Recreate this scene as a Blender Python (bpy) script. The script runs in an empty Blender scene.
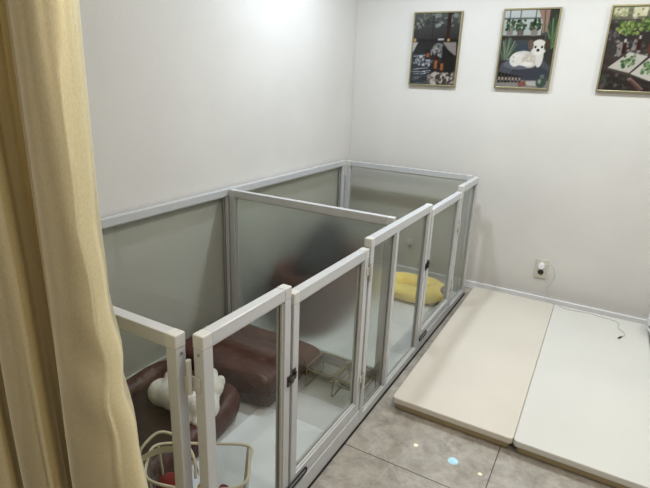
import bpy, bmesh, math, random
import numpy as np
from mathutils import Vector, Matrix, noise

random.seed(7)
SC = bpy.context.scene
COL = SC.collection
R = math.radians

# ------------------------------------------------------------------ helpers
def srgb(r, g, b):
    def f(c):
        c /= 255.0
        return c / 12.92 if c <= 0.04045 else ((c + 0.055) / 1.055) ** 2.4
    return (f(r), f(g), f(b), 1.0)

def mat(name, rgb, rough=0.5, metal=0.0, spec=0.5, bump=None, vary=None, sheen=0.0, coat=0.0, stretch=None):
    """principled material; vary=(scale, amount) mottles the colour, bump=(scale, strength)."""
    m = bpy.data.materials.new(name); m.use_nodes = True
    nt = m.node_tree; b = nt.nodes['Principled BSDF']
    c = srgb(*rgb)
    b.inputs['Base Color'].default_value = c
    b.inputs['Roughness'].default_value = rough
    b.inputs['Metallic'].default_value = metal
    b.inputs['Specular IOR Level'].default_value = spec
    b.inputs['Sheen Weight'].default_value = sheen
    b.inputs['Coat Weight'].default_value = coat
    if vary or bump:
        tc = nt.nodes.new('ShaderNodeTexCoord')
        src = tc.outputs['Object']
        if stretch:
            mp = nt.nodes.new('ShaderNodeMapping'); mp.inputs['Scale'].default_value = stretch
            nt.links.new(src, mp.inputs['Vector']); src = mp.outputs['Vector']
    if vary:
        n = nt.nodes.new('ShaderNodeTexNoise'); n.inputs['Scale'].default_value = vary[0]; n.inputs['Detail'].default_value = 5
        nt.links.new(src, n.inputs['Vector'])
        rp = nt.nodes.new('ShaderNodeValToRGB')
        rp.color_ramp.elements[0].position = 0.3; rp.color_ramp.elements[1].position = 0.7
        a = vary[1]
        rp.color_ramp.elements[0].color = tuple(max(0, v * (1 - a)) for v in c[:3]) + (1,)
        rp.color_ramp.elements[1].color = tuple(min(1, v * (1 + a)) for v in c[:3]) + (1,)
        nt.links.new(n.outputs['Fac'], rp.inputs['Fac']); nt.links.new(rp.outputs['Color'], b.inputs['Base Color'])
    if bump:
        n2 = nt.nodes.new('ShaderNodeTexNoise'); n2.inputs['Scale'].default_value = bump[0]; n2.inputs['Detail'].default_value = 4
        nt.links.new(src, n2.inputs['Vector'])
        bp = nt.nodes.new('ShaderNodeBump'); bp.inputs['Strength'].default_value = bump[1]; bp.inputs['Distance'].default_value = 0.01
        nt.links.new(n2.outputs['Fac'], bp.inputs['Height']); nt.links.new(bp.outputs['Normal'], b.inputs['Normal'])
    return m

def clear_glass(name, tint, refl=1.0, rough=0.0):
    m = bpy.data.materials.new(name); m.use_nodes = True
    nt = m.node_tree; nt.nodes.clear()
    o = nt.nodes.new('ShaderNodeOutputMaterial'); mx = nt.nodes.new('ShaderNodeMixShader')
    t = nt.nodes.new('ShaderNodeBsdfTransparent'); g = nt.nodes.new('ShaderNodeBsdfGlossy')
    fr = nt.nodes.new('ShaderNodeFresnel'); fr.inputs['IOR'].default_value = 1.45
    mu = nt.nodes.new('ShaderNodeMath'); mu.operation = 'MULTIPLY'; mu.inputs[1].default_value = refl
    ge = nt.nodes.new('ShaderNodeNewGeometry'); mr = nt.nodes.new('ShaderNodeMapRange')   # same reflectance from either side
    mr.inputs['To Min'].default_value = 1.45; mr.inputs['To Max'].default_value = 1 / 1.45
    nt.links.new(ge.outputs['Backfacing'], mr.inputs['Value']); nt.links.new(mr.outputs[0], fr.inputs['IOR'])
    t.inputs['Color'].default_value = srgb(*tint); g.inputs['Roughness'].default_value = rough
    nt.links.new(fr.outputs[0], mu.inputs[0]); nt.links.new(mu.outputs[0], mx.inputs[0])
    nt.links.new(t.outputs[0], mx.inputs[1]); nt.links.new(g.outputs[0], mx.inputs[2]); nt.links.new(mx.outputs[0], o.inputs[0])
    return m

def wpos(o):
    v = Vector((0, 0, 0))
    while o is not None:
        v += o.location; o = o.parent
    return v

def obj(name, bm, m, parent=None, smooth=False, origin=None):
    """link a bmesh (in world coordinates) as ONE mesh object; its origin is its parent's, or the given point."""
    me = bpy.data.meshes.new(name)
    off = wpos(parent) if parent is not None else Vector(origin or (0, 0, 0))
    bmesh.ops.translate(bm, verts=bm.verts, vec=-off)
    bmesh.ops.recalc_face_normals(bm, faces=bm.faces)
    bm.to_mesh(me); bm.free()
    for mm in (m if isinstance(m, (list, tuple)) else [m]):
        me.materials.append(mm)
    if smooth:
        for p in me.polygons: p.use_smooth = True
    o = bpy.data.objects.new(name, me); COL.objects.link(o)
    if parent is not None: o.parent = parent
    else: o.location = off
    return o

def thing(name, label, cat, loc, group=None):
    o = bpy.data.objects.new(name, None); o.empty_display_size = 0.05
    COL.objects.link(o); o.location = loc
    return tag(o, label, cat, group)

def tag(o, label, cat, group=None):
    o['label'] = label; o['category'] = cat
    if group: o['group'] = group
    return o

def struct(name, bm, m):
    o = obj(name, bm, m); o['kind'] = 'structure'; return o

def add_box(bm, x0, x1, y0, y1, z0, z1, bevel=0.0, seg=2, mi=0, rotz=0.0):
    r = bmesh.ops.create_cube(bm, size=1.0)
    vs = r['verts']
    bmesh.ops.scale(bm, verts=vs, vec=(abs(x1 - x0), abs(y1 - y0), abs(z1 - z0)))
    fs = set(f for v in vs for f in v.link_faces)
    if bevel > 0:
        es = list(set(e for v in vs for e in v.link_edges))
        rb = bmesh.ops.bevel(bm, geom=es, offset=bevel, segments=seg, affect='EDGES', profile=0.5)
        fs = set(rb['faces']) | set(f for f in fs if f.is_valid)
        vs = list(set(v for f in fs for v in f.verts))
    if rotz: bmesh.ops.rotate(bm, verts=vs, cent=(0, 0, 0), matrix=Matrix.Rotation(rotz, 3, 'Z'))
    bmesh.ops.translate(bm, verts=vs, vec=((x0 + x1) / 2, (y0 + y1) / 2, (z0 + z1) / 2))
    for f in fs: f.material_index = mi
    return vs

def add_tube(bm, pts, r, seg=10, closed=False, mi=0):
    pts = [Vector(p) for p in pts]; n = len(pts); rings = []
    up = Vector((0, 0, 1))
    for i, p in enumerate(pts):
        if closed: t = pts[(i + 1) % n] - pts[i - 1]
        else: t = pts[min(i + 1, n - 1)] - pts[max(i - 1, 0)]
        t.normalize()
        a = up if abs(t.dot(up)) < 0.95 else Vector((1, 0, 0))
        s = t.cross(a).normalized(); u = s.cross(t)
        rr = r(i / (n - 1)) if callable(r) else r
        rings.append([bm.verts.new(p + (s * math.cos(k * 2 * math.pi / seg) + u * math.sin(k * 2 * math.pi / seg)) * rr) for k in range(seg)])
    for i in range(n if closed else n - 1):
        a, b = rings[i], rings[(i + 1) % n]
        for k in range(seg):
            f = bm.faces.new((a[k], a[(k + 1) % seg], b[(k + 1) % seg], b[k])); f.smooth = True; f.material_index = mi
    if not closed:
        bm.faces.new(rings[0][::-1]).material_index = mi; bm.faces.new(rings[-1]).material_index = mi

def smooth_path(ctrl, per=8, closed=False):
    """Catmull-Rom through control points"""
    P = [Vector(p) for p in ctrl]; n = len(P); out = []
    for i in range(n if closed else n - 1):
        p0 = P[i - 1] if (closed or i > 0) else P[0]
        p1 = P[i]; p2 = P[(i + 1) % n]
        p3 = P[(i + 2) % n] if (closed or i + 2 < n) else P[-1]
        for k in range(per):
            t = k / per
            out.append(0.5 * ((2 * p1) + (p2 - p0) * t + (2 * p0 - 5 * p1 + 4 * p2 - p3) * t * t + (3 * p1 - p0 - 3 * p2 + p3) * t ** 3))
    if not closed: out.append(P[-1])
    return out

def add_cyl(bm, c, r, h, axis='Z', seg=20, mi=0, r2=None):
    M = {'Z': Matrix.Identity(4), 'X': Matrix.Rotation(R(90), 4, 'Y'), 'Y': Matrix.Rotation(R(-90), 4, 'X')}[axis]
    q = bmesh.ops.create_cone(bm, cap_ends=True, segments=seg, radius1=r, radius2=r if r2 is None else r2, depth=h, matrix=Matrix.Translation(Vector(c)) @ M)
    for f in set(f for v in q['verts'] for f in v.link_faces): f.material_index = mi
    return q['verts']

def add_ball(bm, c, s, rot=None, seg=20, mi=0):
    q = bmesh.ops.create_uvsphere(bm, u_segments=seg, v_segments=seg // 2 + 2, radius=1.0)
    vs = q['verts']
    bmesh.ops.scale(bm, verts=vs, vec=s if hasattr(s, '__len__') else (s, s, s))
    if rot is not None: bmesh.ops.rotate(bm, verts=vs, cent=(0, 0, 0), matrix=rot)
    bmesh.ops.translate(bm, verts=vs, vec=c)
    for f in set(f for v in vs for f in v.link_faces): f.smooth = True; f.material_index = mi
    return vs

def bm_new(): return bmesh.new()

def add_modifier_subsurf(o, lv=2):
    s = o.modifiers.new('soft', 'SUBSURF'); s.levels = lv; s.render_levels = lv
    for p in o.data.polygons: p.use_smooth = True

def add_remesh(o, voxel, smooth_iter=6):
    r = o.modifiers.new('blend', 'REMESH'); r.mode = 'VOXEL'; r.voxel_size = voxel; r.use_smooth_shade = True
    s = o.modifiers.new('even', 'SMOOTH'); s.factor = 0.5; s.iterations = smooth_iter

def add_sheet(bm, nu, nv, fn, mi=0):
    g = [[bm.verts.new(fn(i / nu, j / nv)) for j in range(nv + 1)] for i in range(nu + 1)]
    for i in range(nu):
        for j in range(nv):
            f = bm.faces.new((g[i][j], g[i + 1][j], g[i + 1][j + 1], g[i][j + 1])); f.smooth = True; f.material_index = mi
    return g

def lerp_tab(tab, x):
    if x <= tab[0][0]: return tab[0][1]
    for (a, va), (b, vb) in zip(tab, tab[1:]):
        if x <= b:
            t = (x - a) / (b - a); t = t * t * (3 - 2 * t)
            return va + (vb - va) * t
    return tab[-1][1]

# ------------------------------------------------------------------ materials
M_wall = mat('wall_paper', (221, 218, 213), 0.6, bump=(120, 0.08), vary=(2.2, 0.035))
M_ceil = mat('ceiling_paint', (232, 230, 226), 0.8, vary=(3, 0.02))
M_base = mat('white_gloss_trim', (240, 240, 240), 0.25, vary=(8, 0.02))
M_alu = mat('powder_coated_aluminium', (203, 204, 205), 0.24, metal=0.05, vary=(30, 0.02))
M_cap = mat('cream_plastic_cap', (211, 210, 206), 0.35, vary=(40, 0.02))
M_bead = mat('glazing_bead', (205, 198, 180), 0.25, metal=0.2, vary=(40, 0.03))
M_hinge = mat('white_hinge_metal', (206, 204, 198), 0.3, metal=0.1, vary=(60, 0.02))
M_steel = mat('dull_latch_steel', (92, 90, 88), 0.35, metal=0.8, vary=(90, 0.1))
M_black = mat('black_rubber', (22, 22, 23), 0.5, vary=(50, 0.1))
M_screw = mat('screw_steel', (190, 188, 182), 0.25, metal=0.8, vary=(90, 0.05))
M_glass = clear_glass('pale_tinted_glass', (245, 246, 244), 0.65)
M_leather = mat('brown_leather', (80, 44, 34), 0.42, bump=(22, 1.0), vary=(14, 0.25))
M_leather_d = mat('dark_brown_leather', (50, 30, 24), 0.42, bump=(22, 0.9), vary=(14, 0.2))
M_leather_o = mat('orange_brown_leather', (92, 50, 26), 0.4, bump=(26, 0.25), vary=(20, 0.2))
M_leather_r = mat('reddish_brown_leather', (82, 42, 30), 0.5, bump=(22, 0.8), vary=(14, 0.2))
M_liner = mat('white_floor_liner', (226, 227, 226), 0.22, vary=(5, 0.03))
M_pad = mat('white_training_pad', (247, 250, 255), 0.55, vary=(9, 0.02), bump=(60, 0.1))
M_plush = mat('white_plush', (238, 236, 228), 0.9, sheen=0.4, bump=(160, 0.5), vary=(20, 0.04))
M_yellow = mat('yellow_plush', (248, 222, 112), 0.85, sheen=0.4, bump=(90, 0.4), vary=(12, 0.08))
M_gold = mat('brushed_brass_wire', (176, 162, 122), 0.32, metal=0.8, vary=(30, 0.05))
M_frame = mat('thin_gold_frame', (168, 160, 128), 0.35, metal=0.6, vary=(30, 0.06))
M_mat_l = mat('cream_play_mat_cover', (218, 211, 199), 0.42, bump=(180, 0.06), vary=(3.2, 0.035))
M_mat_r = mat('ivory_play_mat_cover', (220, 218, 211), 0.42, bump=(180, 0.06), vary=(2.4, 0.03))
M_mat_side = mat('mat_side_vinyl', (188, 172, 138), 0.5, bump=(150, 0.08), vary=(6, 0.05))
M_cream = mat('cream_binding', (226, 218, 196), 0.55, vary=(40, 0.04))
M_film = clear_glass('clear_film', (236, 238, 238), 0.9, 0.05)
M_red = mat('red_fabric', (150, 44, 52), 0.8, vary=(30, 0.2))
M_cord = mat('pale_cord', (205, 203, 200), 0.45, vary=(50, 0.03))
M_plate = mat('outlet_plastic', (212, 208, 196), 0.35, vary=(40, 0.02))
M_dark = mat('dark_socket', (62, 60, 58), 0.5, vary=(60, 0.1))
M_whiteplastic = mat('white_plastic', (238, 238, 240), 0.3, vary=(20, 0.02))

# divider: satin frosted sheet
M_frost = bpy.data.materials.new('frosted_sheet'); M_frost.use_nodes = True
_b = M_frost.node_tree.nodes['Principled BSDF']
_b.inputs['Base Color'].default_value = srgb(240, 244, 240)
_b.inputs['Transmission Weight'].default_value = 0.975
_b.inputs['Roughness'].default_value = 0.38
_b.inputs['IOR'].default_value = 1.17
_n = M_frost.node_tree.nodes.new('ShaderNodeTexNoise'); _n.inputs['Scale'].default_value = 40
_r = M_frost.node_tree.nodes.new('ShaderNodeMapRange'); _r.inputs['To Min'].default_value = 0.43; _r.inputs['To Max'].default_value = 0.47
M_frost.node_tree.links.new(_n.outputs['Fac'], _r.inputs['Value']); M_frost.node_tree.links.new(_r.outputs[0], _b.inputs['Roughness'])

# polished stone tile floor, 60 cm tiles
def floor_material():
    m = bpy.data.materials.new('polished_stone_tile'); m.use_nodes = True
    nt = m.node_tree; b = nt.nodes['Principled BSDF']; L = nt.links.new
    tc = nt.nodes.new('ShaderNodeTexCoord')
    mp = nt.nodes.new('ShaderNodeMapping'); mp.inputs['Location'].default_value = (-1.44 + 6.0, 1.777 + 6.0, 0)
    L(tc.outputs['Object'], mp.inputs['Vector'])
    br = nt.nodes.new('ShaderNodeTexBrick'); br.offset = 0; br.squash = 1
    br.inputs['Scale'].default_value = 1.0; br.inputs['Brick Width'].default_value = 0.6; br.inputs['Row Height'].default_value = 0.6
    br.inputs['Mortar Size'].default_value = 0.0018; br.inputs['Mortar Smooth'].default_value = 0.2
    L(mp.outputs['Vector'], br.inputs['Vector'])
    n1 = nt.nodes.new('ShaderNodeTexNoise'); n1.inputs['Scale'].default_value = 11; n1.inputs['Detail'].default_value = 12; n1.inputs['Roughness'].default_value = 0.75; n1.inputs['Distortion'].default_value = 0.25
    L(tc.outputs['Object'], n1.inputs['Vector'])
    r1 = nt.nodes.new('ShaderNodeValToRGB'); cr = r1.color_ramp
    cr.elements[0].position = 0.30; cr.elements[0].color = srgb(146, 139, 130)
    cr.elements[1].position = 0.72; cr.elements[1].color = srgb(202, 196, 186)
    e = cr.elements.new(0.5); e.color = srgb(176, 170, 161)
    L(n1.outputs['Fac'], r1.inputs['Fac'])
    n2 = nt.nodes.new('ShaderNodeTexNoise'); n2.inputs['Scale'].default_value = 4.0; n2.inputs['Detail'].default_value = 9; n2.inputs['Distortion'].default_value = 0.6
    L(tc.outputs['Object'], n2.inputs['Vector'])
    r2 = nt.nodes.new('ShaderNodeValToRGB'); c2 = r2.color_ramp
    c2.elements[0].position = 0.485; c2.elements[0].color = (0, 0, 0, 1); c2.elements[1].position = 0.5; c2.elements[1].color = (1, 1, 1, 1)
    e = c2.elements.new(0.515); e.color = (0, 0, 0, 1)
    L(n2.outputs['Fac'], r2.inputs['Fac'])
    mx = nt.nodes.new('ShaderNodeMix'); mx.data_type = 'RGBA'; mx.inputs['B'].default_value = srgb(206, 201, 193)
    ml = nt.nodes.new('ShaderNodeMath'); ml.operation = 'MULTIPLY'; ml.inputs[1].default_value = 0.3
    L(r2.outputs['Color'], ml.inputs[0]); L(ml.outputs[0], mx.inputs['Factor']); L(r1.outputs['Color'], mx.inputs['A'])
    m2 = nt.nodes.new('ShaderNodeMix'); m2.data_type = 'RGBA'; m2.inputs['B'].default_value = srgb(92, 86, 80)
    L(br.outputs['Fac'], m2.inputs['Factor']); L(mx.outputs['Result'], m2.inputs['A']); L(m2.outputs['Result'], b.inputs['Base Color'])
    b.inputs['Roughness'].default_value = 0.16
    return m
M_floor = floor_material()

def curtain_material():
    m = bpy.data.materials.new('gold_satin'); m.use_nodes = True
    nt = m.node_tree; b = nt.nodes['Principled BSDF']; L = nt.links.new
    tc = nt.nodes.new('ShaderNodeTexCoord')
    mp = nt.nodes.new('ShaderNodeMapping'); mp.inputs['Scale'].default_value = (1, 1, 0.3); mp.inputs['Rotation'].default_value = (0.5, 0.4, 0)
    L(tc.outputs['Object'], mp.inputs['Vector'])
    n = nt.nodes.new('ShaderNodeTexNoise'); n.inputs['Scale'].default_value = 620; n.inputs['Detail'].default_value = 2
    L(mp.outputs['Vector'], n.inputs['Vector'])
    rp = nt.nodes.new('ShaderNodeValToRGB')
    rp.color_ramp.elements[0].position = 0.3; rp.color_ramp.elements[0].color = srgb(232, 218, 174)
    rp.color_ramp.elements[1].position = 0.7; rp.color_ramp.elements[1].color = srgb(242, 232, 198)
    L(n.outputs['Fac'], rp.inputs['Fac']); L(rp.outputs['Color'], b.inputs['Base Color'])
    b.inputs['Roughness'].default_value = 0.31; b.inputs['Metallic'].default_value = 0.6
    b.inputs['Anisotropic'].default_value = 0.85; b.inputs['Anisotropic Rotation'].default_value = 0.25
    tg = nt.nodes.new('ShaderNodeTangent'); tg.direction_type = 'RADIAL'; tg.axis = 'Z'; L(tg.outputs[0], b.inputs['Tangent'])
    b.inputs['Sheen Weight'].default_value = 1.0; b.inputs['Sheen Roughness'].default_value = 0.35; b.inputs['Sheen Tint'].default_value = srgb(255, 250, 232)
    bp = nt.nodes.new('ShaderNodeBump'); bp.inputs['Strength'].default_value = 0.05; bp.inputs['Distance'].default_value = 0.003
    L(n.outputs['Fac'], bp.inputs['Height']); L(bp.outputs['Normal'], b.inputs['Normal'])
    return m
M_curtain = curtain_material()

# ------------------------------------------------------------------ room shell
XR, YF, ZC = 3.1, -5.4, 2.35
b = bm_new(); add_box(b, -0.12, XR + 0.12, YF - 0.12, 0.12, -0.1, 0.0); struct('floor', b, M_floor)
b = bm_new(); add_box(b, -0.12, 0.0, YF - 0.12, 0.12, 0.0, ZC); struct('wall_left', b, M_wall)
b = bm_new(); add_box(b, 0.0, XR, 0.0, 0.12, 0.0, ZC); struct('wall_back', b, M_wall)
b = bm_new(); add_box(b, XR, XR + 0.12, YF - 0.12, 0.12, 0.0, ZC); struct('wall_right', b, M_wall)
b = bm_new(); add_box(b, 0.0, XR, YF - 0.12, YF, 0.0, ZC); struct('wall_front', b, M_wall)
b = bm_new(); add_box(b, -0.12, XR + 0.12, YF - 0.12, 0.12, ZC, ZC + 0.1); struct('ceiling', b, M_ceil)
b = bm_new(); add_box(b, 0.0, XR, -0.012, 0.0, 0.0, 0.048, 0.003); struct('baseboard_back', b, M_base)
b = bm_new(); add_box(b, 0.0, 0.010, YF, -0.012, 0.0, 0.048, 0.003); struct('baseboard_left', b, M_base)
# slim wallpaper corner bead running up the back left corner
b = bm_new(); add_box(b, 0.0, 0.006, -0.006, 0.0, 0.05, ZC, 0.002); struct('trim_1', b, M_wall)

# ------------------------------------------------------------------ pet pen of glazed aluminium panels
H = 0.757; T = 0.028; RH = 0.033
XO = 0.941; XI = XO - T
pen = thing('dog_playpen', 'silver framed glass dog pen with two gates along the left wall', 'pet pen', (0.47, -1.3, 0))

def panel(name, axis, a0, a1, p0, p1, z0, z1, glass=M_glass, bottom=0.04, mullions=(), caps=(0, 1), label=None):
    """a glazed panel in the vertical plane along axis; a0..a1 along it, p0..p1 its thickness"""
    def bx(bm, s0, s1, q0, q1, u0, u1, bev=0.002, mi=0):
        if axis == 'y': add_box(bm, q0, q1, s0, s1, u0, u1, bev, 2, mi)
        else: add_box(bm, s0, s1, q0, q1, u0, u1, bev, 2, mi)
    pw = 0.029
    bm = bm_new()
    bx(bm, a0 + pw, a1 - pw, p0, p1, z1 - RH, z1)                    # top rail
    bx(bm, a0 + pw, a1 - pw, p0, p1, z0, z0 + bottom)                # bottom rail
    bx(bm, a0, a0 + pw, p0, p1, z0, z1 - (RH if 0 in caps else 0)); bx(bm, a1 - pw, a1, p0, p1, z0, z1 - (RH if 1 in caps else 0))
    for mm in mullions: bx(bm, mm - 0.013, mm + 0.013, p0, p1, z0 + bottom, z1 - RH)
    # glazing beads against both faces of the glass
    pc = (p0 + p1) / 2
    edges = sorted([a0 + pw, a1 - pw] + [v for mm in mullions for v in (mm - 0.013, mm + 0.013)])
    for s0, s1 in zip(edges[::2], edges[1::2]):
        for q0, q1 in ((pc - 0.009, pc - 0.0025), (pc + 0.0025, pc + 0.009)):
            bx(bm, s0, s0 + 0.006, q0, q1, z0 + bottom, z1 - RH, 0.001, 1); bx(bm, s1 - 0.006, s1, q0, q1, z0 + bottom, z1 - RH, 0.001, 1)
            bx(bm, s0, s1, q0, q1, z0 + bottom, z0 + bottom + 0.006, 0.001, 1); bx(bm, s0, s1, q0, q1, z1 - RH - 0.005, z1 - RH, 0.001, 1)
    fr = obj(name, bm, [M_alu, M_bead], pen)
    if label: fr['label'] = label
    for s0, s1 in zip(edges[::2], edges[1::2]):
        bm = bm_new(); bx(bm, s0, s1, pc - 0.002, pc + 0.002, z0 + bottom, z1 - RH, 0)
        obj('glass_pane', bm, glass, fr)
    e = 0.0008
    for c in caps:
        s0, s1 = ((a0 - e, a0 + pw + e), (a1 - pw - e, a1 + e))[c]
        bm = bm_new(); bx(bm, s0, s1, p0 - e, p1 + e, z1 - RH, z1 + e, 0.003)
        obj('corner_cap', bm, M_cap, fr)
    return fr

yA = (-0.497, -0.1464); yB = (-0.994, -0.506); yC = (-1.654, -1.004); yD = (-2.135, -1.668); yE = (-2.479, -2.148)
HB = 0.728
pA = panel('fence_panel', 'y', *yA, XI, XO, 0.0, H, bottom=0.042)
pC = panel('fence_panel', 'y', *yC, XI, XO, 0.0, H, bottom=0.042, mullions=(-1.407,))
pE = panel('fence_panel', 'y', *yE, XI, XO, 0.0, H, bottom=0.042)
gB = panel('gate', 'y', *yB, XI, XO, 0.075, HB, bottom=0.034, label='far gate with a dark latch')
gD = panel('gate', 'y', *yD, XI, XO, 0.085, HB, bottom=0.036, label='near gate with a steel latch')
pL = panel('fence_panel', 'y', -2.47, -0.137, 0.014, 0.042, 0.0, H, mullions=(-1.334,))
pK = panel('fence_panel', 'x', 0.046, 0.893, -0.134, -0.106, 0.0, H)
pF = panel('fence_panel', 'x', 0.046, 0.8915, -2.5065, -2.4785, 0.0, H)
pV = panel('divider_panel', 'x', 0.052, 0.893, -1.346, -1.318, 0.0, H, glass=M_frost, bottom=0.05, label='frosted divider panel')
# sills under the two gates
def sill(a0, a1, h):
    bm = bm_new()
    add_box(bm, XI, XO, a0, a1, 0.0, h * 0.86, 0.002)
    add_box(bm, XI + 0.003, XO - 0.005, a0, a1, h * 0.84, h, 0.002)
    return obj('gate_sill', bm, M_alu, pen)
sB = sill(yB[0] - 0.008, yB[1] + 0.006, 0.070); sD = sill(yD[0] - 0.011, yD[1] + 0.012, 0.080)
# black strip in place of the shadow line at the foot of the right side
bm = bm_new(); add_box(bm, XI - 0.002, XO + 0.004, -2.479, -0.13, 0.0, 0.008, 0.001); obj('foot_shadow_strip', bm, M_black, pen)

def hinge(parent, y, z, x=XO):
    """lift-off hinge across the joint at y on the outer face"""
    bm = bm_new()
    for s, dz in ((-1, 0.010), (1, -0.010)):
        add_box(bm, x, x + 0.003, y + s * 0.003, y + s * 0.022, z - 0.016 + dz, z + 0.016 + dz, 0.001)
        add_cyl(bm, (x + 0.006, y, z + dz * 1.5), 0.0055, 0.028, seg=12)
        for q in (-0.008, 0.008): add_cyl(bm, (x + 0.0035, y + s * 0.014, z + dz + q), 0.003, 0.003, 'X', seg=10)
    add_cyl(bm, (x + 0.006, y, z + 0.034), 0.004, 0.012, seg=12)
    return obj('hinge', bm, M_hinge, parent)
for z in (0.635, 0.205): hinge(gD, -1.661, z)
for z in (0.53, 0.18): hinge(gB, -0.5015, z)

def corner_hinge(parent, cx, cy, sx, sy, z):
    """lift-off hinge filling the slot between two panels meeting at a corner"""
    bm = bm_new()
    add_cyl(bm, (cx, cy, z + 0.022), 0.006, 0.04, seg=12); add_cyl(bm, (cx, cy, z - 0.02), 0.006, 0.04, seg=12)
    add_cyl(bm, (cx, cy, z + 0.001), 0.0066, 0.003, seg=12)
    return bm
def slot_hinge(parent, z):
    bm = corner_hinge(parent, 0.908, -2.489, 0, 0, z)
    add_box(bm, 0.8915, 0.909, -2.4885, -2.484, z - 0.045, z - 0.004, 0.001)
    add_box(bm, 0.905, 0.931, -2.483, -2.479, z - 0.036, z + 0.0, 0.001)
    for q in (0.911, 0.923):
        for w in (-0.026, -0.010): add_cyl(bm, (q, -2.4835, z + w), 0.0028, 0.003, 'Y', seg=10)
    return obj('hinge', bm, M_hinge, parent)
slot_hinge(pE, 0.657); slot_hinge(pE, 0.16)
for z in (0.70, 0.15):
    bm = corner_hinge(pK, 0.044, -0.137, 0, 0, z); add_box(bm, 0.04, 0.05, -0.142, -0.132, z - 0.03, z + 0.03, 0.001); obj('hinge', bm, M_hinge, pK)
    bm = corner_hinge(pA, 0.906, -0.14, 0, 0, z); add_box(bm, 0.893, 0.915, -0.147, -0.133, z - 0.02, z + 0.02, 0.001); obj('hinge', bm, M_hinge, pA)
# screws beside the corner caps at the front corner
bm = bm_new(); add_cyl(bm, (0.928, -2.4795, 0.712), 0.0035, 0.003, 'Y', seg=12); obj('screw', bm, M_screw, pE)
bm = bm_new(); add_cyl(bm, (0.892, -2.4925, 0.712), 0.0035, 0.003, 'X', seg=12); obj('screw', bm, M_screw, pF)

def latch(parent, y, z, m):
    bm = bm_new()
    add_box(bm, XO, XO + 0.004, y - 0.022, y - 0.002, z - 0.020, z + 0.014, 0.002)
    add_box(bm, XO, XO + 0.004, y + 0.002, y + 0.019, z - 0.012, z + 0.024, 0.002)
    add_box(bm, XO + 0.004, XO + 0.008, y - 0.014, y + 0.016, z - 0.004, z + 0.008, 0.002)
    add_cyl(bm, (XO + 0.008, y - 0.012, z), 0.007, 0.010, 'X', seg=16)
    add_cyl(bm, (XO + 0.006, y + 0.011, z + 0.013), 0.004, 0.006, 'X', seg=12)
    return obj('latch', bm, m, parent)
latch(gD, -2.1415, 0.479, M_steel)
l2 = latch(gB, -1.000, 0.462, M_black)

def floor_hook(parent, y0, y1, z):
    bm = bm_new(); r = 0.010; pts = []
    for k in range(13):
        a = R(90 + 180 * k / 12); pts.append((XO + 0.004, y0 + r + math.cos(a) * r, z + math.sin(a) * r))
    for k in range(13):
        a = R(-90 + 180 * k / 12); pts.append((XO + 0.004, y1 - r + math.cos(a) * r, z + math.sin(a) * r))
    add_tube(bm, pts, 0.0026, 8, True)
    return obj('latch_loop', bm, M_black, parent)
floor_hook(gD, -2.19, -2.05, 0.098); floor_hook(gB, -1.0, -0.90, 0.072)

# ------------------------------------------------------------------ pen floor: liner and pad
b = bm_new(); add_box(b, 0.046, XI - 0.004, -2.475, -0.137, 0.0, 0.005, 0.001)
for yy in (-0.45, -0.76, -1.06, -1.60, -1.92, -2.2): add_box(b, 0.046, XI - 0.004, yy - 0.0012, yy + 0.0012, 0.0045, 0.0053, 0, 1, 1)
for xx in (0.33, 0.63): add_box(b, xx - 0.0012, xx + 0.0012, -2.475, -0.137, 0.0045, 0.0053, 0, 1, 1)
M_line = mat('liner_joint', (176, 176, 174), 0.4, vary=(10, 0.05))
tag(obj('floor_liner', b, [M_liner, M_line], origin=(0.47, -1.3, 0)), 'white vinyl liner covering the floor inside the glass pen', 'floor liner')
b = bm_new(); add_box(b, 0.561, 0.905, -2.40, -1.765, 0.0056, 0.012, 0.003)
tag(obj('training_pad', b, M_pad, origin=(0.72, -2.1, 0.006)), 'white training pad lying in front of the brown leather beds, behind the near gate', 'training pad')

# ------------------------------------------------------------------ brown leather dog bed (front compartment)
bed = thing('dog_bed', 'brown leather dog bed with raised pinched sides under the white plush dog', 'dog bed', (0.29, -2.14, 0.006))
def bed_outline(n, x0, x1, y0, y1, p):
    cx, cy, hx, hy = (x0 + x1) / 2, (y0 + y1) / 2, (x1 - x0) / 2, (y1 - y0) / 2; out = []
    for k in range(n):
        a = 2 * math.pi * k / n; c, s = math.cos(a), math.sin(a)
        out.append((cx + hx * math.copysign(abs(c) ** p, c), cy + hy * math.copysign(abs(s) ** p, s)))
    return out
def bolster(name, x0, x1, y0, y1, zc, rw, rh, m, parent, p=0.45, n=64, amp=0.006, pinch=0.02, zlow=None):
    """closed padded ring around a rounded rectangle, pinched up at the corners"""
    bm = bm_new(); o = bed_outline(n, x0 + rw, x1 - rw, y0 + rw, y1 - rw, p); rings = []; sg = 16
    cx, cy = (x0 + x1) / 2, (y0 + y1) / 2
    for i, (x, y) in enumerate(o):
        tx = o[(i + 1) % n][0] - o[i - 1][0]; ty = o[(i + 1) % n][1] - o[i - 1][1]; l = math.hypot(tx, ty) or 1
        nx, ny = ty / l, -tx / l
        corner = (abs((x - cx) / ((x1 - x0) / 2)) * abs((y - cy) / ((y1 - y0) / 2))) ** 1.5
        ring = []
        for k in range(sg):
            a = 2 * math.pi * k / sg; w = noise.noise(Vector((x * 9, y * 9, k * 0.7))) * amp
            ca, sa = math.cos(a), math.sin(a)
            rr = 1 + (0.25 * corner if sa > 0.6 else 0)
            ring.append(bm.verts.new((x + nx * ca * (rw + w), y + ny * ca * (rw + w), max(zc + sa * (rh * rr + w) + pinch * corner * max(0, sa), 0.0062))))
        rings.append(ring)
    for i in range(n):
        a, c = rings[i], rings[(i + 1) % n]
        for k in range(sg):
            f = bm.faces.new((a[k], a[(k + 1) % sg], c[(k + 1) % sg], c[k])); f.smooth = True
    return obj(name, bm, m, parent, True)
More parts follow.
